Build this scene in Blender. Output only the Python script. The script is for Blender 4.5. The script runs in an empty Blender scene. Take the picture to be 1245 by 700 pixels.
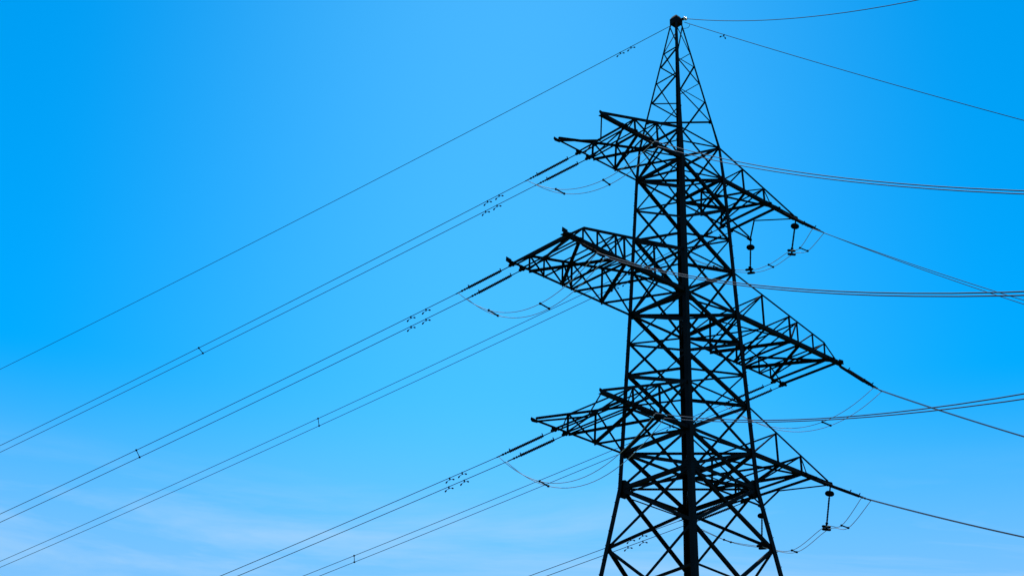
import bpy, bmesh, math, random
from mathutils import Vector, Matrix

random.seed(7)
R = math.radians
scene = bpy.context.scene
col = scene.collection
G = 1.6                      # eye height: all tower heights below are given above the eye

# ------------------------------------------------------------------ camera
D, TH, F, PITCH, YAW, ROLL = 80.4686, -2.39772, 2029.54, 0.487332, 0.115667, 0.027608
cam_data = bpy.data.cameras.new('camera')
cam = bpy.data.objects.new('camera', cam_data)
col.objects.link(cam)
cam_data.sensor_width = 36.0
cam_data.sensor_fit = 'HORIZONTAL'
cam_data.lens = 36.0 * F / 1245.0
cam_data.clip_start = 0.1
cam_data.clip_end = 20000.0
a_ = TH + math.pi + YAW
VIEW_AZ = a_
fw = Vector((math.cos(a_) * math.cos(PITCH), math.sin(a_) * math.cos(PITCH), math.sin(PITCH)))
rt = Vector((math.sin(a_), -math.cos(a_), 0))
up = rt.cross(fw)
rt2 = rt * math.cos(ROLL) + up * math.sin(ROLL)
up2 = -rt * math.sin(ROLL) + up * math.cos(ROLL)
m = Matrix((rt2, up2, -fw)).transposed().to_4x4()
m.translation = Vector((D * math.cos(TH), D * math.sin(TH), G))
cam.matrix_world = m
scene.camera = cam

# ------------------------------------------------------------------ sky and sun
SUN_EL = R(68)
SUN_AZ = VIEW_AZ + R(0)          # ahead of the camera and high: the tower is backlit
world = bpy.data.worlds.new('World')
scene.world = world
world.use_nodes = True
nt = world.node_tree
nt.nodes.clear()
def wn(t, **k):
    n = nt.nodes.new(t)
    for a, v in k.items():
        setattr(n, a, v)
    return n
W_OUT = wn('ShaderNodeOutputWorld')
W_BG = wn('ShaderNodeBackground')
W_BG.inputs['Strength'].default_value = 0.14
SKY = wn('ShaderNodeTexSky', sky_type='NISHITA')
SKY.sun_disc = False
SKY.sun_elevation = SUN_EL
SKY.sun_rotation = math.pi / 2 - SUN_AZ
SKY.air_density = 1.0
SKY.dust_density = 0.0
SKY.ozone_density = 3.0
HSV = wn('ShaderNodeHueSaturation')
HSV.inputs['Hue'].default_value = 0.490
HSV.inputs['Saturation'].default_value = 1.62
nt.links.new(SKY.outputs[0], HSV.inputs['Color'])
# thin cirrus low over the horizon
TC = wn('ShaderNodeTexCoord')
MAP = wn('ShaderNodeMapping')
MAP.inputs['Scale'].default_value = (1.5, 1.5, 11.0)
MAP.inputs['Rotation'].default_value = (0.10, -0.12, 0.35)
nt.links.new(TC.outputs['Generated'], MAP.inputs['Vector'])
NO = wn('ShaderNodeTexNoise')
NO.inputs['Scale'].default_value = 2.4
NO.inputs['Detail'].default_value = 7
NO.inputs['Roughness'].default_value = 0.6
NO.inputs['Distortion'].default_value = 0.6
nt.links.new(MAP.outputs[0], NO.inputs['Vector'])
RAMP = wn('ShaderNodeValToRGB')
RAMP.color_ramp.elements[0].position = 0.46
RAMP.color_ramp.elements[0].color = (0, 0, 0, 1)
RAMP.color_ramp.elements[1].position = 0.76
RAMP.color_ramp.elements[1].color = (1, 1, 1, 1)
nt.links.new(NO.outputs[0], RAMP.inputs[0])
SEP = wn('ShaderNodeSeparateXYZ')
nt.links.new(TC.outputs['Generated'], SEP.inputs[0])
LOW = wn('ShaderNodeMapRange')
LOW.inputs['From Min'].default_value = math.sin(R(22.5))
LOW.inputs['From Max'].default_value = math.sin(R(17.5))
LOW.interpolation_type = 'SMOOTHSTEP'
nt.links.new(SEP.outputs['Z'], LOW.inputs['Value'])
MUL = wn('ShaderNodeMath', operation='MULTIPLY')
nt.links.new(RAMP.outputs[0], MUL.inputs[0])
nt.links.new(LOW.outputs[0], MUL.inputs[1])
MUL2 = wn('ShaderNodeMath', operation='MULTIPLY')
MUL2.inputs[1].default_value = 1.0
nt.links.new(MUL.outputs[0], MUL2.inputs[0])
# forward-scatter glow round the azimuth of the sun
GEO = wn('ShaderNodeVectorMath', operation='MULTIPLY')
GEO.inputs[1].default_value = (1, 1, 0)
nt.links.new(TC.outputs['Generated'], GEO.inputs[0])
NRM = wn('ShaderNodeVectorMath', operation='NORMALIZE')
nt.links.new(GEO.outputs[0], NRM.inputs[0])
DOT = wn('ShaderNodeVectorMath', operation='DOT_PRODUCT')
DOT.inputs[1].default_value = (math.cos(SUN_AZ), math.sin(SUN_AZ), 0)
nt.links.new(NRM.outputs[0], DOT.inputs[0])
GLOW = wn('ShaderNodeMapRange')
GLOW.inputs['From Min'].default_value = math.cos(R(21))
GLOW.inputs['From Max'].default_value = 1.0
nt.links.new(DOT.outputs['Value'], GLOW.inputs['Value'])
GLP = wn('ShaderNodeMath', operation='POWER')
GLP.inputs[1].default_value = 3.0
nt.links.new(GLOW.outputs[0], GLP.inputs[0])
def add_light(src, fac, colour, how='ADD'):
    mx = wn('ShaderNodeMixRGB', blend_type=how)
    mx.inputs['Color2'].default_value = (*colour, 1)
    nt.links.new(fac, mx.inputs[0])
    nt.links.new(src, mx.inputs['Color1'])
    return mx.outputs[0]
HAZE = wn('ShaderNodeMapRange')
HAZE.inputs['From Min'].default_value = math.sin(R(25))
HAZE.inputs['From Max'].default_value = math.sin(R(15.0))
HAZE.interpolation_type = 'SMOOTHSTEP'
nt.links.new(SEP.outputs['Z'], HAZE.inputs['Value'])
c_ = add_light(HSV.outputs[0], GLP.outputs[0], (0.34, 0.68, 0.5))
c_ = add_light(c_, HAZE.outputs[0], (1.25, 2.95, 5.1), 'MIX')
c_ = add_light(c_, MUL2.outputs[0], (2.2, 3.6, 5.1), 'MIX')
nt.links.new(c_, W_BG.inputs['Color'])
nt.links.new(W_BG.outputs[0], W_OUT.inputs[0])

sun_data = bpy.data.lights.new('sun', 'SUN')
sun_data.energy = 3.5
sun_data.angle = R(0.5)
sun_data.color = (1.0, 0.95, 0.88)
sun = bpy.data.objects.new('sun', sun_data)
col.objects.link(sun)
sdir = Vector((math.cos(SUN_AZ) * math.cos(SUN_EL), math.sin(SUN_AZ) * math.cos(SUN_EL), math.sin(SUN_EL)))
sun.rotation_euler = sdir.to_track_quat('Z', 'Y').to_euler()
sun.location = sdir * 200

vs = scene.view_settings
vs.view_transform = 'Standard'
vs.look = 'None'
vs.exposure = 0.43
vs.gamma = 1.0
vs.use_curve_mapping = False

# ------------------------------------------------------------------ materials
def mat(name, base, rough=0.6, metal=0.0, spec=0.3, noise=0.0, nscale=6.0, bump=0.0):
    mt = bpy.data.materials.new(name)
    mt.use_nodes = True
    n, l = mt.node_tree.nodes, mt.node_tree.links
    b = n['Principled BSDF']
    b.inputs['Roughness'].default_value = rough
    b.inputs['Metallic'].default_value = metal
    b.inputs['Specular IOR Level'].default_value = spec
    b.inputs['Base Color'].default_value = (*base, 1)
    if noise > 0 or bump > 0:
        tc = n.new('ShaderNodeTexCoord')
        tx = n.new('ShaderNodeTexNoise')
        tx.inputs['Scale'].default_value = nscale
        tx.inputs['Detail'].default_value = 6
        l.new(tc.outputs['Object'], tx.inputs['Vector'])
    if noise > 0:
        rp = n.new('ShaderNodeValToRGB')
        rp.color_ramp.elements[0].position = 0.3
        rp.color_ramp.elements[1].position = 0.7
        rp.color_ramp.elements[0].color = (*[c * (1 - noise) for c in base], 1)
        rp.color_ramp.elements[1].color = (*[min(1, c * (1 + noise)) for c in base], 1)
        l.new(tx.outputs[0], rp.inputs[0])
        l.new(rp.outputs[0], b.inputs['Base Color'])
    if bump > 0:
        bp = n.new('ShaderNodeBump')
        bp.inputs['Strength'].default_value = bump
        l.new(tx.outputs[0], bp.inputs['Height'])
        l.new(bp.outputs[0], b.inputs['Normal'])
    return mt

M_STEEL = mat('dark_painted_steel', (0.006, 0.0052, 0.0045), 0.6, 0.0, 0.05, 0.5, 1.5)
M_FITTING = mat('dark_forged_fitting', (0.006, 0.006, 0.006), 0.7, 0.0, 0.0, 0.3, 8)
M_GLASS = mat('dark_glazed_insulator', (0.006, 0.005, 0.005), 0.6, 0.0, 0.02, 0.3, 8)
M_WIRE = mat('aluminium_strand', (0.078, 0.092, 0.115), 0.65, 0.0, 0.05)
M_JUMPER_SUNLIT = mat('sunlit_aluminium_strand', (0.42, 0.40, 0.37), 0.6, 0.0, 0.2)  # same aluminium as the conductors; sunlit paleness put into the base colour
M_EARTH = mat('galvanised_strand', (0.022, 0.026, 0.034), 0.65, 0.0, 0.03)
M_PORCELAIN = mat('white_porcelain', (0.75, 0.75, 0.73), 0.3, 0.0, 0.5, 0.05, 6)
M_CONCRETE = mat('concrete', (0.32, 0.31, 0.29), 0.9, 0.0, 0.2, 0.2, 3, 0.3)
M_GRASS = mat('meadow', (0.055, 0.075, 0.025), 0.95, 0.0, 0.1, 0.5, 0.25, 0.5)

# ------------------------------------------------------------------ helpers
def mesh_obj(name, verts, faces, material, parent=None, smooth=False):
    me = bpy.data.meshes.new(name)
    me.from_pydata([tuple(v) for v in verts], [], faces)
    me.materials.append(material)
    if smooth:
        for poly in me.polygons:
            poly.use_smooth = True
    me.update()
    o = bpy.data.objects.new(name, me)
    col.objects.link(o)
    if parent is not None:
        o.parent = parent
    return o

def empty(name, loc=(0, 0, 0), parent=None):
    o = bpy.data.objects.new(name, None)
    o.empty_display_size = 0.2
    col.objects.link(o)
    o.location = loc
    if parent is not None:
        o.parent = parent
    return o

def tag(o, label, cat, group=None, kind=None):
    if label: o['label'] = label
    if cat: o['category'] = cat
    if group: o['group'] = group
    if kind: o['kind'] = kind
    return o

def V(x, y, z):                 # tower coordinates (z above the eye) to world
    return Vector((x, y, z + G))

def angle_data(A, B, f, n, off=0.0, t=None, flip=False):
    """An L-section bar from A to B; one flange lies in the plane whose outward normal is n."""
    A, B, n = Vector(A), Vector(B), Vector(n)
    t = t or max(0.008, f * 0.1)
    d = (B - A).normalized()
    u = d.cross(n).normalized()
    v = u.cross(d).normalized()
    if v.dot(n) < 0: v = -v
    if flip: u = -u
    o0 = -u * f * 0.5 + v * off
    prof = [(0, 0), (f, 0), (f, -t), (t, -t), (t, -f), (0, -f)]
    vs_ = [A + o0 + u * a + v * b for a, b in prof] + [B + o0 + u * a + v * b for a, b in prof]
    fs = [(i, (i + 1) % 6, (i + 1) % 6 + 6, i + 6) for i in range(6)]
    fs += [(5, 4, 3, 0), (3, 2, 1, 0), (6, 9, 10, 11), (6, 7, 8, 9)]
    return vs_, fs

def bar(name, A, B, f, n, parent, off=0.0, flip=False):
    v, fc = angle_data(A, B, f, n, off, None, flip)
    return mesh_obj(name, v, fc, M_STEEL, parent)

def tube_data(pts, r, seg=8):
    vs_, fs = [], []
    ref = Vector((0, 0, 1))
    for i, p_ in enumerate(pts):
        t = (pts[min(i + 1, len(pts) - 1)] - pts[max(i - 1, 0)]).normalized()
        u = t.cross(ref)
        if u.length < 1e-4: u = t.cross(Vector((1, 0, 0)))
        u.normalize()
        w = t.cross(u)
        for k in range(seg):
            an = 2 * math.pi * k / seg
            vs_.append(p_ + u * (math.cos(an) * r) + w * (math.sin(an) * r))
    for i in range(len(pts) - 1):
        for k in range(seg):
            k2 = (k + 1) % seg
            fs.append((i * seg + k, i * seg + k2, (i + 1) * seg + k2, (i + 1) * seg + k))
    fs.append(tuple(range(seg))[::-1])
    fs.append(tuple((len(pts) - 1) * seg + k for k in range(seg)))
    return vs_, fs

def tube(name, pts, r, material, parent=None, seg=8):
    v, f = tube_data([Vector(q) for q in pts], r, seg)
    return mesh_obj(name, v, f, material, parent, True)

def lathe_data(prof, seg=14):
    """prof: (x along the axis, radius) pairs, first and last on the axis end caps."""
    vs_, fs = [], []
    for x, r in prof:
        for k in range(seg):
            an = 2 * math.pi * k / seg
            vs_.append(Vector((x, math.cos(an) * r, math.sin(an) * r)))
    n = len(prof)
    for i in range(n - 1):
        for k in range(seg):
            k2 = (k + 1) % seg
            fs.append((i * seg + k, (i + 1) * seg + k, (i + 1) * seg + k2, i * seg + k2))
    fs.append(tuple(range(seg)))
    fs.append(tuple((n - 1) * seg + k for k in range(seg))[::-1])
    return vs_, fs

def box_data(c, s, ax=None):
    c = Vector(c)
    vs_ = []
    for x in (-1, 1):
        for y in (-1, 1):
            for z in (-1, 1):
                q = Vector((x * s[0] / 2, y * s[1] / 2, z * s[2] / 2))
                if ax is not None: q = ax @ q
                vs_.append(c + q)
    fs = [(0, 1, 3, 2), (4, 6, 7, 5), (0, 4, 5, 1), (2, 3, 7, 6), (0, 2, 6, 4), (1, 5, 7, 3)]
    return vs_, fs

def plate(name, poly, n, t, material, parent):
    """A flat steel plate: an outline in space, thickened by t against its normal."""
    n = Vector(n).normalized()
    k = len(poly)
    vs_ = [Vector(q) for q in poly] + [Vector(q) - n * t for q in poly]
    fs = [tuple(range(k)), tuple(range(k, 2 * k))[::-1]]
    fs += [(i, i + k, (i + 1) % k + k, (i + 1) % k) for i in range(k)]
    o = mesh_obj(name, vs_, fs, material, parent)
    bm = bmesh.new(); bm.from_mesh(o.data)
    bmesh.ops.recalc_face_normals(bm, faces=bm.faces)
    bm.to_mesh(o.data); bm.free()
    return o

# ------------------------------------------------------------------ ground
def build_ground():
    vs_, fs = [], []
    rings = [0, 15, 40, 90, 180, 400, 900, 2000, 5000]
    seg = 48
    vs_.append(Vector((0, 0, 0)))
    for r in rings[1:]:
        for k in range(seg):
            an = 2 * math.pi * k / seg
            vs_.append(Vector((r * math.cos(an), r * math.sin(an), 0)))
    for k in range(seg):
        fs.append((0, 1 + k, 1 + (k + 1) % seg))
    for i in range(len(rings) - 2):
        for k in range(seg):
            a0, b0 = 1 + i * seg + k, 1 + i * seg + (k + 1) % seg
            fs.append((a0, a0 + seg, b0 + seg, b0))
    return mesh_obj('ground', vs_, fs, M_GRASS)
tag(build_ground(), None, None, None, 'structure')

# ------------------------------------------------------------------ the tower
ZB = (49.519, 41.030, 33.030)            # bottom chords of the three crossarm levels
ZT = (51.60, 43.56, 35.62)               # where their top chords meet the legs
WB = (1.7345, 2.0559, 2.4013)
K = [60.05, 58.18, 57.20, 56.05, 54.70, 53.38]       # peak levels, top to bottom
M1, ZBB, M2, ZC, Z4, Z5, Z6 = 47.55, 45.60, 39.27, 37.41, 31.06, 27.85, 22.75
ZLOW = [17.4, 11.2, 4.6]
ZG = -G
W4, W5 = 2.487, 2.965
SL = (W5 - W4) / (Z4 - Z5)
WPT = [(ZG, W4 + SL * (Z4 - ZG)), (Z4, W4), (ZB[2], WB[2]), (ZB[1], WB[1]), (ZB[0], WB[0]), (ZT[0], 1.60), (60.50, 0.20)]
def width(z):
    if z <= WPT[0][0]: return WPT[0][1]
    for (z0, w0), (z1, w1) in zip(WPT, WPT[1:]):
        if z <= z1: return w0 + (w1 - w0) * (z - z0) / (z1 - z0)
    return WPT[-1][1]

CORNER = {'N': (-1, -1), 'L': (-1, 1), 'R': (1, -1), 'F': (1, 1)}
FACES = [('N', 'L', (-1, 0, 0)), ('N', 'R', (0, -1, 0)), ('L', 'F', (0, 1, 0)), ('R', 'F', (1, 0, 0))]
def node(c, z):
    s, w = CORNER[c], width(z)
    return V(s[0] * w, s[1] * w, z)

tower = empty('lattice_tower')
tag(tower, 'tall black steel lattice tower with three levels of pointed crossarms against blue sky', 'pylon')

LEGF = [(ZG, 0.32), (Z4, 0.265), (ZB[2], 0.265), (ZB[1], 0.255), (ZB[0], 0.22), (ZT[0], 0.16), (K[5], 0.115), (60.5, 0.095)]
legs = {}
for c, (sx, sy) in CORNER.items():
    vs_, fs = [], []
    for z, f in LEGF:
        w = width(z) + f * 0.22
        t = f * 0.1
        P = V(sx * w, sy * w, z)
        u, v = Vector((-sx, 0, 0)), Vector((0, -sy, 0))
        for a, b in [(0, 0), (f, 0), (f, t), (t, t), (t, f), (0, f)]:
            vs_.append(P + u * a + v * b)
    n = len(LEGF)
    for i in range(n - 1):
        for k in range(6):
            k2 = (k + 1) % 6
            fs.append((i * 6 + k, i * 6 + k2, (i + 1) * 6 + k2, (i + 1) * 6 + k))
    fs += [(5, 4, 3, 0), (3, 2, 1, 0)]
    e = (n - 1) * 6
    fs += [(e, e + 3, e + 4, e + 5), (e, e + 1, e + 2, e + 3)]
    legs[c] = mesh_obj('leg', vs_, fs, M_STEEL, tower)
    ft = lathe_data([(0, 0.9), (0.35, 0.9), (0.5, 0.42), (0.9, 0.38), (0.95, 0.34)], 20)
    w = width(ZG)
    fo = mesh_obj('footing', [Vector((sx * (w - .08) + q.y, sy * (w - .08) + q.z, q.x - 0.12)) for q in ft[0]], ft[1], M_CONCRETE, tower)

# step bolts up the two legs that show against the sky
bolt = None
for c in ('L', 'R'):
    sx, sy = CORNER[c]
    z, i = 24.6, 0
    while z < 49.0 and i < 70:
        w = width(z)
        P = V(sx * w, sy * w, z)
        if i % 2 == 0: A, d = P + Vector((-sx * 0.09, 0, 0)), Vector((0, sy, 0))
        else: A, d = P + Vector((0, -sy * 0.09, 0)), Vector((sx, 0, 0))
        if bolt is None:
            lv, lf = lathe_data([(-0.03, 0.011), (0.19, 0.011), (0.191, 0.021), (0.21, 0.021)], 8)
            bolt = mesh_obj('step_bolt', lv, lf, M_STEEL, legs[c]); o = bolt
        else:
            o = bolt.copy(); col.objects.link(o); o.parent = legs[c]
        o.location = A
        o.rotation_euler = d.to_track_quat('X', 'Z').to_euler()
        z += 0.34 if i % 2 == 0 else 0.42
        i += 1

# body bracing: X panels on each face, between these levels
EVEN = {K[5]: 1, ZT[0]: 0, ZB[0]: 1, M1: 0, ZBB: 1, ZT[1]: 0, ZB[1]: 1, M2: 0, ZC: 1, ZT[2]: 0, ZB[2]: 1, Z4: 0, Z5: 1, Z6: 0}
LV = [K[5], ZT[0], ZB[0], M1, ZBB, ZT[1], ZB[1], M2, ZC, ZT[2], ZB[2], Z4, Z5, Z6]
THICK_AT = {('N', 'L'): 'L', ('N', 'R'): 'N', ('L', 'F'): 'L', ('R', 'F'): 'F'}
n_diag = 0
rest_v, rest_f = [], []
def add_rest(dat):
    b = len(rest_v)
    rest_v.extend(dat[0]); rest_f.extend([tuple(i + b for i in f) for f in dat[1]])
for lo, hi in list(zip(LV[1:], LV))[::-1] + [(ZLOW[0], Z6), (ZLOW[1], ZLOW[0]), (ZLOW[2], ZLOW[1]), (ZG + .4, ZLOW[2])]:
    for a, b, nrm in FACES:
        for (c0, z0), (c1, z1) in (((a, lo), (b, hi)), ((b, lo), (a, hi))):
            if hi == K[5] and ((a, b) == ('N', 'R') or c1 not in 'NF'): continue
            ec = c0 if EVEN.get(z0, 0) else c1
            thick = THICK_AT[(a, b)] == ec
            if hi in (ZB[2], Z4, Z5) and not (hi == Z4 and {c0 + str(z0 == Z4), c1 + str(z1 == Z4)} in ({'LFalse', 'NTrue'}, {'RTrue', 'FFalse'})):
                thick = True
            f = 0.165 if thick else 0.10
            if hi > 51: f = 0.14 if thick and hi < 53 else 0.07
            off = -0.03 if thick else -0.05
            A, B = node(c0, z0), node(c1, z1)
            if hi >= Z5 and n_diag < 100:
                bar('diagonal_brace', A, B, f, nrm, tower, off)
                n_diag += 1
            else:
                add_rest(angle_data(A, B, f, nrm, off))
tag(mesh_obj('lower_bracing', rest_v, rest_f, M_STEEL, tower), None, None, None, 'stuff')

# horizontals, plan bracing and gussets
for z, f in ((ZT[0], .11), (ZB[0], .15), (ZT[1], .105), (ZB[1], .17), (ZT[2], .105), (ZB[2], .18), (Z4, .19)):
    for a, b, nrm in FACES:
        bar('horizontal_beam', node(a, z), node(b, z), f, nrm, tower, -0.012)
        if z == Z4:
            dn = Vector((0, 0, -0.34))
            bar('horizontal_beam', node(a, z) + dn, node(b, z) + dn, .07, nrm, tower, -0.012)
for z, f in ((K[5], .08), (ZB[0], .12), (ZB[1], .14), (ZB[2], .11), (Z4, .09)):
    bar('plan_brace', node('L', z), node('R', z), f, (0, 0, 1), tower, 0.02)
    bar('plan_brace', node('N', z), node('F', z), f, (0, 0, 1), tower, -0.03)
for z, s in ((K[5], .2), (ZT[0], .26), (ZB[0], .36), (M1, .16), (ZBB, .18), (ZT[1], .26), (ZB[1], .40), (M2, .18), (ZC, .20), (ZT[2], .28), (ZB[2], .46), (Z4, .78), (Z5, .34)):
    for a, b, nrm in FACES:
        for c, o_ in ((a, b), (b, a)):
            P = node(c, z)
            h = (node(o_, z) - P).normalized()
            n3 = Vector(nrm)
            P = P - n3 * 0.034
            v3 = Vector((0, 0, 1))
            poly = [P + v3 * s * .62, P + h * s * .5 + v3 * s * .5, P + h * s * .95 + v3 * s * .12, P + h * s * .95 - v3 * s * .2, P + h * s * .45 - v3 * s * .62, P - v3 * s * .62]
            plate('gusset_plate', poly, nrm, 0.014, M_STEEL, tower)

# short struts below the waist, from the near and far legs to the mid points of the big diagonals
for c in ('N', 'F'):
    zz = 25.62
    for o_, nrm in ((('L', (-1, 0, 0)), ('R', (0, -1, 0))) if c == 'N' else (('L', (0, 1, 0)), ('R', (1, 0, 0)))):
        A, B = node(c, Z5), node(o_, Z6)
        bar('strut', node(c, zz), A.lerp(B, 0.47), 0.12, nrm, tower, -0.07)

# peak bracing: single zigzags, staggered on neighbouring faces
for a, b, nrm in FACES:
    stag = 0 if (a, b) in (('N', 'L'), ('R', 'F')) else 1
    # c = leg of the pair that lies on the near-far diagonal
    c = 'N' if a == 'N' else 'F'
    s = b if a == 'N' else a
    hz = (1, 3) if stag == 0 else (2, 4)
    for k in hz:
        bar('peak_brace', node(c, K[k]), node(s, K[k]), .055, nrm, tower, -0.015)
    seq = {('N', 'L'): [(c, 1, s, 2), (c, 3, s, 4), (s, 0, c, 1)], ('R', 'F'): [(s, 2, c, 3), (s, 4, c, 5), (s, 0, c, 1)],
           ('N', 'R'): [(c, 2, s, 3), (c, 4, s, 5), (c, 0, s, 1)], ('L', 'F'): [(s, 1, c, 2), (s, 3, c, 4), (c, 0, s, 1)]}[(a, b)]
    for q, (c0, k0, c1, k1) in enumerate(seq):
        bar('peak_brace', node(c0, K[k0]), node(c1, K[k1]), .075 if q < 2 else .05, nrm, tower, -0.03 - 0.01 * (q % 2))

bar('peak_brace', node('L', K[4]), node('L', K[4]).lerp(node('R', K[4]), .5), .05, (0, 0, 1), tower)

# peak cap: a shallow steel hood of plates over a square frame
w, z0, z1 = 0.265, 60.28, 60.66
vs_ = [V(x * w, y * w, z) for z in (z0, z1) for x, y in ((-1, -1), (1, -1), (1, 1), (-1, 1))]
vs_ += [V(x * .16, y * .16, z1 + 0.2) for x, y in ((-1, -1), (1, -1), (1, 1), (-1, 1))]
fs = [(3, 2, 1, 0)] + [(i, (i + 1) % 4, (i + 1) % 4 + 4, i + 4) for i in range(4)] + [(i + 4, (i + 1) % 4 + 4, (i + 1) % 4 + 8, i + 8) for i in range(4)] + [(8, 9, 10, 11)]
mesh_obj('peak_cap', vs_, fs, M_STEEL, tower)

# ------------------------------------------------------------------ crossarms
ARM = [dict(st=[3.5, 5.25], end=(5.45, 6.2), tip=7.9, top=(7.75, 0.10), ears=True),
       dict(st=[4.25, 6.46, 7.1, 8.4, 9.4], end=(9.8, 10.5), tip=10.8, top=(9.4, 0.78), ears=False),
       dict(st=[4.4, 6.3], end=(6.35, 7.1), tip=8.55, top=(8.4, 0.10), ears=True)]
ARMLAB = {(0, -1): 'topmost crossarm on the left', (0, 1): 'topmost crossarm on the right', (1, -1): 'long middle crossarm on the left',
          (1, 1): 'long middle crossarm on the right', (2, -1): 'lowest crossarm on the left', (2, 1): 'lowest crossarm on the right'}
EARS = {}
for arm in range(3):
    A = ARM[arm]
    e, zb, zt = WB[arm], ZB[arm], ZT[arm]
    wt = width(zt)
    wb = WB[arm]
    for s in (-1, 1):
        root = empty('crossarm', (0, 0, 0), tower)
        root['label'] = ARMLAB[(arm, s)]
        def B_(d, y, dz=0.0): return V(s * d, y * e, zb + dz)
        def T_(d, y):
            d1, h1 = A['top']
            t = (d - wt) / (d1 - wt)
            yy = wt + (e - wt) * t
            return V(s * d, y * yy, zt + (zb + h1 - zt) * t)
        big, mid, thin = (.125, .09, .065)
        for y in (-1, 1):
            ny = (0, y, 0)
            cf = (0.135 if y > 0 else 0.215) if arm == 1 else (0.12 if y > 0 else 0.19)
            bar('bottom_chord', B_(wb, y), B_(A['tip'], y), cf, ny, root, 0.0, s * y < 0)
            bar('top_chord', T_(wt, y), T_(A['top'][0], y),   .11 if arm == 1 else .115, ny, root, 0.0)
            if arm == 1:
                bar('end_strut', T_(9.4, y), B_(10.4, y), .085, ny, root, -0.02)
            if A['ears']:
                EARS[(arm, s, y)] = V(s * A['tip'], y * e, zb)
            prevb = wb
            for k, d in enumerate(A['st']):
                bar('post', B_(d, y), T_(d, y), .085 if k < 2 else .07, ny, root, -0.03)
                bar('side_brace', B_(prevb, y), T_(d, y), .07, ny, root, -0.045)
                prevb = d
            if A['ears']:
                bar('side_brace', T_(A['st'][1], y), B_(A['end'][0] + .35, y), .065, ny, root, -0.045)
        up_ = (0, 0, 1)
        # end crossbeams (double) and bottom plan bracing
        for k, d in enumerate(A['end']):
            bar('end_beam', B_(d, -1, -0.03), B_(d, 1, -0.03), .115 if k else .10, up_, root, 0.0)
            bar('end_beam', B_(d - .17, -1, -0.06), B_(d - .17, 1, -0.06), .06, up_, root, 0.0, True)
            for y in (-1, 1):
                P = B_(d, y, -0.03)
                pl = [P + Vector((dx * s, 0, dz)) for dx, dz in ((-.2, .09), (.18, .09), (.18, -.08), (.05, -.17), (-.12, -.15), (-.2, -.05))]
                plate('hanger_plate', [q + Vector((0, y * 0.06, 0)) for q in pl], (0, y, 0), 0.03, M_STEEL, root)
                cl = box_data(P + Vector((0, y * 0.15, -0.08)), (.12, .20, .12))
                mesh_obj('shackle', cl[0], cl[1], M_FITTING, root)
        ds = [wb] + A['st']
        if arm == 1:
            plan = [((4.25, 1), (6.46, -1), big + .02), ((4.25, 1), (wb, -1), mid), ((6.2, 1), (4.25, -1), mid), ((7.1, 1), (9.7, -1), big + .02),
                    ((9.4, 1), (7.1, -1), big), ((6.46, 1), (6.46, -1), mid), ((7.1, 1), (7.1, -1), mid), ((8.4, 1), (8.4, -1), thin), ((wb, 1), (4.25, -1), thin)]
            topp = [((8.4, 1), (10.3, -1), .10), ((4.25, 1), (6.46, -1), thin)]
            beams = (4.25, 6.46, 7.1, 9.4)
        else:
            d0, d1, a0, a1 = A['st'][0], A['st'][1], A['end'][0], A['end'][1]
            plan = [((d0, 1), (d1 - .1, -1), big), ((d0, 1), (wb, -1), mid), ((d1 - .1, 1), (d0, -1), big - .01), ((wb, 1), (d0, -1), mid)]
            topp = [((d0, 1), (a1, -1), .085)]
            beams = (d0, d1)
        for (da, ya), (db, yb), f in plan:
            bar('plan_brace', B_(da, ya, -0.02), B_(db, yb, -0.02), f, up_, root, -0.03)
        for (da, ya), (db, yb), f in topp:
            bar('plan_brace', T_(da, ya), B_(db, yb), f, up_, root, 0.02)
        for d in beams:
            bar('top_beam', T_(d, -1), T_(d, 1), .095, up_, root, 0.0)
            bar('frame_brace', T_(d, -1), B_(d, 1), .06, (s, 0, 0), root, 0.02)
        if A['ears']:
            C_ = V(s * (A['end'][1] + .02), 0, zb - 0.06)
            for y in (-1, 1):
                bar('ear_tie', B_(A['tip'] - .05, y), C_, .075, up_, root, -0.05)
                P = B_(A['tip'], y)
                q = plate('ear_plate', [P + Vector((dx * s, y * .05, dz)) for dx, dz in ((-.3, .07), (.12, .11), (.16, -.02), (.06, -.12), (-.3, -.08))], (0, y, 0), 0.03, M_STEEL, root)
        else:
            for y in (-1, 1):
                P = B_(A['tip'], y)
                plate('ear_plate', [P + Vector((dx * s, y * .05, dz)) for dx, dz in ((-.25, .16), (.1, .2), (.12, -.05), (-.25, -.12))], (0, y, 0), 0.03, M_STEEL, root)

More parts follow.
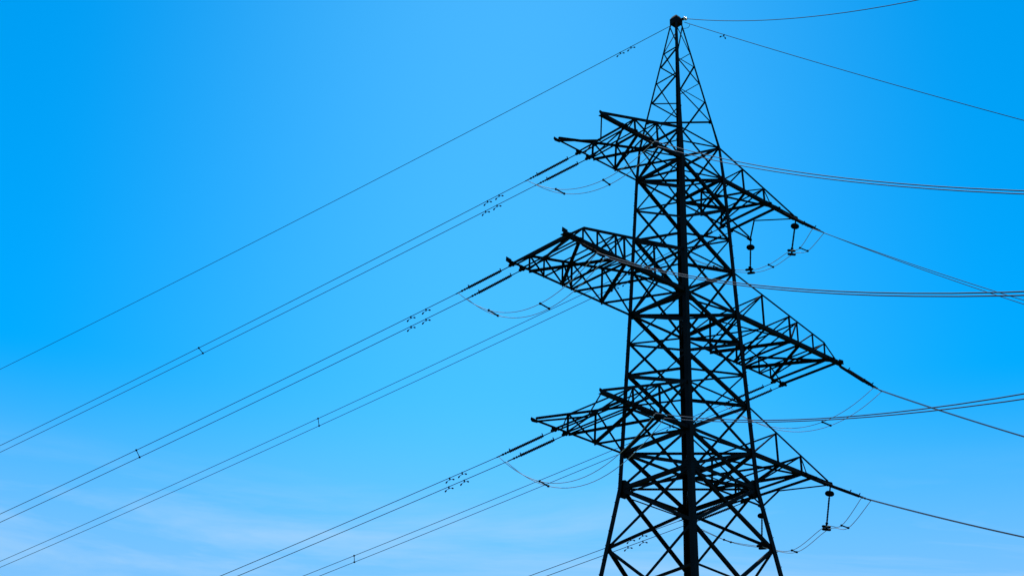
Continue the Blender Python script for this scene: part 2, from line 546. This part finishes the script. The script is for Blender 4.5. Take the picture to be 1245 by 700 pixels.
# ------------------------------------------------------------------ line hardware
# (span, level, side, which of the twin, azimuth, string top, string end, slope, curvature)
WIRES = [
 ('L', 0, -1, 0, 103, (-6.2, 1.7345, 49.369), (-6.981, 5.117, 48.786), -.1629, .000385),
 ('L', 0, -1, 1, 103, (-5.45, 1.7345, 49.369), (-6.239, 5.152, 48.816), -.1586, .000320),
 ('L', 1, -1, 0, 103, (-10.5, 2.0559, 40.880), (-11.275, 5.411, 40.256), -.1676, .000459),
 ('L', 1, -1, 1, 103, (-9.8, 2.0559, 40.880), (-10.593, 5.489, 40.196), -.1652, .000395),
 ('L', 2, -1, 0, 103, (-7.1, 2.4013, 32.880), (-7.880, 5.778, 32.229), -.1658, .000400),
 ('L', 2, -1, 1, 103, (-6.35, 2.4013, 32.880), (-7.169, 5.950, 32.198), -.1638, .000400),
 ('L', 0, 1, 0, 103, (6.2, 1.7345, 49.369), (5.423, 5.099, 48.799), -.1721, .000387),
 ('L', 0, 1, 1, 103, (5.45, 1.7345, 49.369), (4.673, 5.099, 48.799), -.1694, .000336),
 ('L', 1, 1, 0, 103, (10.5, 2.0559, 40.880), (9.723, 5.421, 40.310), -.1650, .000340),
 ('L', 1, 1, 1, 103, (9.8, 2.0559, 40.880), (9.023, 5.421, 40.310), -.1630, .000330),
 ('L', 2, 1, 0, 103, (7.1, 2.4013, 32.880), (6.323, 5.766, 32.310), -.1461, .000340),
 ('L', 2, 1, 1, 103, (6.35, 2.4013, 32.880), (5.573, 5.766, 32.310), -.1461, .000337),
 ('A', 0, -1, 0, -117, (-6.2, -1.7345, 49.369), (-8.428, -6.106, 45.471), -.7444, .002234),
 ('A', 0, -1, 1, -117, (-5.45, -1.7345, 49.369), (-7.190, -5.150, 46.152), -.7317, .001992),
 ('A', 1, -1, 0, -117, (-10.5, -2.0559, 40.880), (-12.746, -6.464, 37.309), -.6469, .002442),
 ('A', 1, -1, 1, -117, (-9.8, -2.0559, 40.880), (-11.856, -6.092, 37.542), -.6374, .002285),
 ('A', 2, -1, 0, -117, (-7.1, -2.4013, 32.880), (-9.257, -6.636, 30.337), -.4709, .002430),
 ('A', 2, -1, 1, -117, (-6.35, -2.4013, 32.880), (-8.352, -6.329, 30.467), -.4503, .001891),
 ('B', 0, 1, 0, -90, (6.2, -1.7345, 49.369), (6.2, -4.978, 46.508), -.7919, .0030),
 ('B', 0, 1, 1, -90, (5.45, -1.7345, 49.369), (5.45, -4.783, 46.553), -.7756, .0030),
 ('B', 1, 1, 0, -90, (10.5, -2.0559, 40.880), (10.5, -4.822, 38.296), -.6509, .0030),
 ('B', 1, 1, 1, -90, (9.8, -2.0559, 40.880), (9.8, -4.805, 38.300), -.6545, .0030),
 ('B', 2, 1, 0, -90, (7.1, -2.4013, 32.880), (7.1, -6.015, 30.737), -.5084, .0030),
 ('B', 2, 1, 1, -90, (6.35, -2.4013, 32.880), (6.35, -6.024, 30.710), -.5120, .0030)]
LEN = {'L': 320.0, 'A': 62.0, 'B': 70.0}
LVN = ('top', 'middle', 'lowest')
SDN = {-1: 'left', 1: 'right'}
TWN = ('outer', 'inner')
GOES = {'L': 'running down to the lower left', 'A': 'crossing before the tower', 'B': 'dropping to the lower right'}

def wire_pt(w_, s):
    az = R(w_[4])
    e = w_[6]
    return V(e[0] + s * math.cos(az), e[1] + s * math.sin(az), e[2] + w_[7] * s + w_[8] * s * s)

def samples(L):
    out, s, st = [], 0.0, 0.6
    while s < L:
        out.append(s); s += st; st = min(st * 1.06, 6.0)
    return out + [L]

# one insulator string: link, arcing horn, ribbed disc stack, dead-end clamp; local +X runs away from the tower
def disc_profile(n, x0, pitch):
    pr = [(x0, 0.03)]
    for i in range(n):
        x = x0 + i * pitch
        pr += [(x + .01, .05), (x + .03, .055), (x + .045, .082), (x + .06, .082), (x + .075, .062), (x + .09, .052)]
    pr.append((x0 + n * pitch, 0.03))
    return pr
STACK = lathe_data(disc_profile(20, 0.0, 0.1022), 16)
stack_me = bpy.data.meshes.new('disc_stack')
stack_me.from_pydata([tuple(v) for v in STACK[0]], [], STACK[1])
stack_me.materials.append(M_GLASS)
CLAMP = lathe_data([(0, .03), (.05, .055), (.10, .055), (.11, .025), (.17, .025), (.18, .06), (.24, .06), (.25, .028), (.33, .028), (.34, .055), (.42, .055), (.44, .03), (.75, .03), (.80, .022)], 12)
clamp_me = bpy.data.meshes.new('dead_end_clamp')
clamp_me.from_pydata([tuple(v) for v in CLAMP[0]], [], CLAMP[1])
clamp_me.materials.append(M_FITTING)
HORN = tube_data([Vector(q) for q in ((0, 0, -.02), (0, 0, .08), (.01, 0, .13), (.03, 0, .16))], .028, 8)
horn_me = bpy.data.meshes.new('arcing_horn')
horn_me.from_pydata([tuple(v) for v in HORN[0]], [], HORN[1])
horn_me.materials.append(M_FITTING)
def link_to(me, name, parent, x):
    o = bpy.data.objects.new(name, me)
    col.objects.link(o); o.parent = parent; o.location = (x, 0, 0)
    return o
def tension_string(w_):
    nm, arm, side, k = w_[:4]
    P0, P1 = V(*w_[5]), V(*w_[6])
    d = P1 - P0
    Ln = d.length
    t = empty('insulator_string', P0)
    t.rotation_mode = 'QUATERNION'
    t.rotation_quaternion = d.to_track_quat('X', 'Z')
    where = {'L': 'lower left wires', 'A': 'wires crossing before the tower', 'B': 'lower right wires'}[nm]
    tag(t, f'{TWN[k]} ribbed insulator string of {where} at the {LVN[arm]} {SDN[side]} crossarm', 'insulator', 'tension insulator strings at the crossarm ends')
    x0 = 0.80 if nm == 'L' else Ln - 0.80 - 2.06
    lk = lathe_data([(-.12, .02), (-.1, .05), (.06, .05), (.08, .026), (x0 - .1, .026), (x0 - .08, .06), (x0, .06)], 10)
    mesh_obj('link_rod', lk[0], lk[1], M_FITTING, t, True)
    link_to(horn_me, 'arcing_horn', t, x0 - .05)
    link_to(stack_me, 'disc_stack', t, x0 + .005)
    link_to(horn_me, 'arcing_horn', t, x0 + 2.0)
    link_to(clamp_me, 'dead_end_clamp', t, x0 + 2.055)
    return t

for w_ in WIRES:
    nm, arm, side, k = w_[:4]
    tension_string(w_)
    L_ = LEN[nm]
    pts = [wire_pt(w_, s) for s in samples(L_)]
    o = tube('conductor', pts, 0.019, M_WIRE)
    tag(o, f'{TWN[k]} thin wire of two from the {LVN[arm]} {SDN[side]} crossarm, {GOES[nm]}', 'wire', 'conductors strung from the crossarms')

# earth wires from the peak
def earth(az, p0, a, b, L_, label):
    az = R(az)
    f = lambda s: V(p0[0] + s * math.cos(az), p0[1] + s * math.sin(az), p0[2] + a * s + b * s * s)
    o = tube('earth_wire', [f(s) for s in samples(L_)], 0.018, M_EARTH)
    tag(o, label, 'wire', 'earth wires from the peak')
    return f
EW_L = earth(103, (0, .34, 60.43), -.1448, .000279, 320, 'single thin wire from the tower peak running down to the lower left')
EW_A = earth(-117, (.36, -.42, 60.68), -.7675, .0029, 66, 'single thin wire from the tower peak curving up to the top right edge')
EW_B = earth(-90, (.32, -.36, 60.43), -.840, .00115, 72, 'single thin wire from the tower peak sloping down to the right edge')

# Stockbridge dampers under the wires
wt_me = None
def damper(P, dirv, label):
    global wt_me
    t = empty('vibration_damper', P)
    t.rotation_mode = 'QUATERNION'
    t.rotation_quaternion = Vector(dirv).to_track_quat('X', 'Z')
    tag(t, label, 'damper', 'vibration dampers on the wires')
    c = box_data((0, 0, -.05), (.06, .05, .14))
    mesh_obj('clamp', c[0], c[1], M_FITTING, t)
    tube('messenger_cable', [(-.22, .0, -.165), (-.13, 0, -.12), (0, 0, -.11), (.13, 0, -.12), (.22, 0, -.165)], .012, M_FITTING, t)
    for s in (-1, 1):
        lv, lf = lathe_data([(0, .018), (.02, .036), (.08, .042), (.12, .032), (.13, .018)], 10)
        q = Matrix.Translation((s * .17, 0, -.14)) @ Matrix.Rotation(s * .55, 4, 'Y') @ Matrix.Scale(s, 4, (1, 0, 0))
        mesh_obj('weight', [q @ v for v in lv], lf, M_FITTING, t, True)
DS = {(0, -1): ((1.9, 2.7), (2.7, 3.5)), (1, -1): ((2.1, 3.1), (2.7, 3.7)), (2, -1): ((2.3, 3.1), (2.7, 3.7)),
      (0, 1): ((3.9, 4.7), (3.3, 4.1)), (1, 1): ((2.4, 3.2), (2.8, 3.6)), (2, 1): ((3.1, 4.1), (2.5, 3.3))}
for w_ in WIRES:
    if w_[0] != 'L': continue
    for q, s in enumerate(DS[(w_[1], w_[2])][w_[3]]):
        P = wire_pt(w_, s)
        damper(P, wire_pt(w_, s + .2) - P, f'{("upper", "lower")[q]} damper hung under the {TWN[w_[3]]} lower left wire of the {LVN[w_[1]]} {SDN[w_[2]]} crossarm')
for q, s in enumerate((2.87, 3.63)):
    damper(EW_L(s), EW_L(s + .2) - EW_L(s), f'{("upper", "lower")[q]} small damper on the peak wire running to the lower left')
damper(EW_B(3.05), EW_B(3.25) - EW_B(3.05), 'small damper on the peak wire sloping to the right')

# spacers between the twin wires
def spacer(P, Q, label, r=0.022, group='spacers between twin wires'):
    mid = (P + Q) / 2
    t = empty('twin_spacer', mid)
    tag(t, label, 'spacer', group)
    tube('spacer_rod', [P - mid, Q - mid], r, M_FITTING, t)
    d = (Q - P).normalized()
    for e_ in (P, Q):
        c = box_data(e_ - mid, (.09, .09, .09))
        mesh_obj('spacer_clamp', c[0], c[1], M_FITTING, t)
WD = {w_[:4]: w_ for w_ in WIRES}
for (arm, side), s in {(0, -1): 24.9, (1, -1): 23.3, (0, 1): 28.3, (1, 1): 28.7}.items():
    spacer(wire_pt(WD[('L', arm, side, 0)], s), wire_pt(WD[('L', arm, side, 1)], s + (.5 if side == -1 else -.7)),
           f'thin rod holding apart the twin lower left wires of the {LVN[arm]} {SDN[side]} crossarm')

# ------------------------------------------------------------------ jumper loops
def sagcurve(A, B, s, n=14, skew=0.0):
    out = []
    for i in range(n + 1):
        t = i / n
        q = A.lerp(B, t)
        q.z -= 4 * s * t * (1 - t) * (1 + skew * (1 - 2 * t))
        out.append(q)
    return out
def smooth(pts, n=6):
    out = []
    P = [pts[0]] + list(pts) + [pts[-1]]
    for i in range(1, len(P) - 2):
        a, b, c, d = P[i - 1], P[i], P[i + 1], P[i + 2]
        for k in range(n):
            t = k / n
            out.append(0.5 * ((2 * b) + (c - a) * t + (2 * a - 5 * b + 4 * c - d) * t * t + (3 * b - a - 3 * c + d) * t ** 3))
    out.append(P[-2])
    return out
def end_of(nm, arm, side, k): return V(*WD[(nm, arm, side, k)][6])
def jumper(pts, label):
    tag(tube('jumper_wire', pts, 0.017, M_JUMPER_SUNLIT), label, 'wire', 'jumper loops under the crossarms')

for arm, sg in ((0, 1.5), (1, 2.0), (2, 2.3)):
    cs = []
    for k in (0, 1):
        A, B = end_of('L', arm, -1, k), end_of('A', arm, -1, k)
        c = sagcurve(A, B, sg, 24)
        cs.append(c)
        jumper(c, f'{TWN[k]} jumper wire looping slack below the {LVN[arm]} left crossarm')
    for q, i in enumerate((6, 15) if arm < 2 else (7,)):
        spacer(cs[0][i], cs[1][i], f'short black spacer on the jumper loop below the {LVN[arm]} left crossarm' + ((', outer of two', ', inner of two')[q] if arm < 2 else ''), .038)

# middle right: a free loop
cs = []
for k in (0, 1):
    c = sagcurve(end_of('B', 1, 1, k), end_of('L', 1, 1, k), 1.95, 24)
    cs.append(c)
    jumper(c, f'{TWN[k]} jumper wire looping slack below the middle right crossarm')
spacer(cs[0][8], cs[1][8], 'short black spacer on the jumper loop below the middle right crossarm', .04)

# post insulators hang from the ears of the top and lowest right arms and carry the jumper
def hanging(top, bottom, label):
    d = bottom - top
    t = empty('hanging_insulator', top)
    t.rotation_mode = 'QUATERNION'
    t.rotation_quaternion = d.to_track_quat('X', 'Y')
    tag(t, label, 'insulator', 'hanging jumper insulators')
    Ln = d.length
    pr = lathe_data([(-.05, .02), (0, .04), (.30, .04), (.31, .03)], 10)
    mesh_obj('hook', pr[0], pr[1], M_FITTING, t, True)
    pr = lathe_data([(.36, .12), (.38, .20), (.42, .235), (.46, .25), (.52, .245), (.57, .20), (.61, .08)], 18)
    mesh_obj('weather_hood', pr[0], pr[1], M_FITTING, t, True)
    prof = [(.60, .03)]
    x = .72
    while x < Ln - .35:
        prof += [(x, .038), (x + .015, .058), (x + .03, .058), (x + .04, .038)]
        x += .09
    prof += [(Ln - .3, .038), (Ln - .28, .075), (Ln - .2, .075), (Ln - .18, .03)]
    pr = lathe_data(prof, 12)
    mesh_obj('shed_rod', pr[0], pr[1], M_GLASS, t, True)
    inv = t.rotation_quaternion.inverted()
    yk = box_data((Ln - .08, 0, 0), (.17, .08, .56))
    mesh_obj('yoke_plate', yk[0], yk[1], M_FITTING, t)
    for s in (-1, 1):
        lv, lf = lathe_data([(-.24, .04), (-.18, .075), (.18, .075), (.24, .04)], 10)
        q = Matrix.Translation((Ln + .02, 0, s * .22)) @ Matrix.Rotation(math.pi / 2, 4, 'Z') @ Matrix.Scale(1, 4)
        mesh_obj('suspension_clamp', [q @ v for v in lv], lf, M_FITTING, t, True)
    return t

for arm in (0, 2):
    eR, eF = EARS[(arm, 1, -1)], EARS[(arm, 1, 1)]
    Ln = 2.25 if arm == 0 else 2.45
    bR = eR + Vector((-.22, .28, -Ln))
    bF = eF + Vector((-.05, .10, -Ln + .12))
    hanging(eR + Vector((0, 0, -.08)), bR, f'black rod insulator hanging from the {LVN[arm]} right crossarm tip, outer of two')
    hanging(eF + Vector((0, 0, -.08)), bF, f'black rod insulator hanging beside the tower leg under the {LVN[arm]} right crossarm')
    cs = []
    for k in (0, 1):
        dx = Vector((.2 if k == 0 else -.2, 0, -.03))
        B0, L0 = end_of('B', arm, 1, k), end_of('L', arm, 1, k)
        r_, f_ = bR + dx, bF + dx
        m1 = B0.lerp(r_, .55) + Vector((0, 0, -.42 if arm == 0 else -.62))
        m2 = r_.lerp(f_, .5) + Vector((0, 0, -.25 if arm == 0 else -.75))
        m3 = f_.lerp(L0, .45) + Vector((0, 0, -.30))
        c = smooth([B0, m1, r_, m2, f_, m3, L0], 8)
        cs.append(c)
        jumper(c, f'{TWN[k]} jumper wire carried by rod insulators under the {LVN[arm]} right crossarm')
    for q, (i, nm_) in enumerate(((8, 'above the outer rod insulator'), (24, 'between the two rod insulators'), (40, 'beyond the inner rod insulator'))):
        spacer(cs[0][i], cs[1][i], f'spacer on the jumper under the {LVN[arm]} right crossarm, {nm_}', .035)

# peak fittings
P = V(.36, -.42, 60.68)
t = empty('peak_insulator', P)
tag(t, 'small white insulator clamped beside the tower peak cap', 'insulator')
pr = lathe_data([(-.16, .03), (-.12, .09), (-.07, .10), (-.05, .05), (0, .05), (.02, .10), (.07, .10), (.09, .05), (.13, .04), (.16, .02)], 14)
mesh_obj('shed', pr[0], pr[1], M_PORCELAIN, t, True)
c = box_data((-.12, .10, -.05), (.20, .16, .05))
mesh_obj('bracket', c[0], c[1], M_STEEL, t)
tag(tube('bonding_lead', smooth([EW_B(.45), EW_B(.35) + Vector((-.02, .02, -.28)), V(.33, -.26, 60.0), V(.28, -.24, 59.85)], 6), .014, M_EARTH),
    'short bonding lead curling from the right peak wire to the tower leg', 'wire')
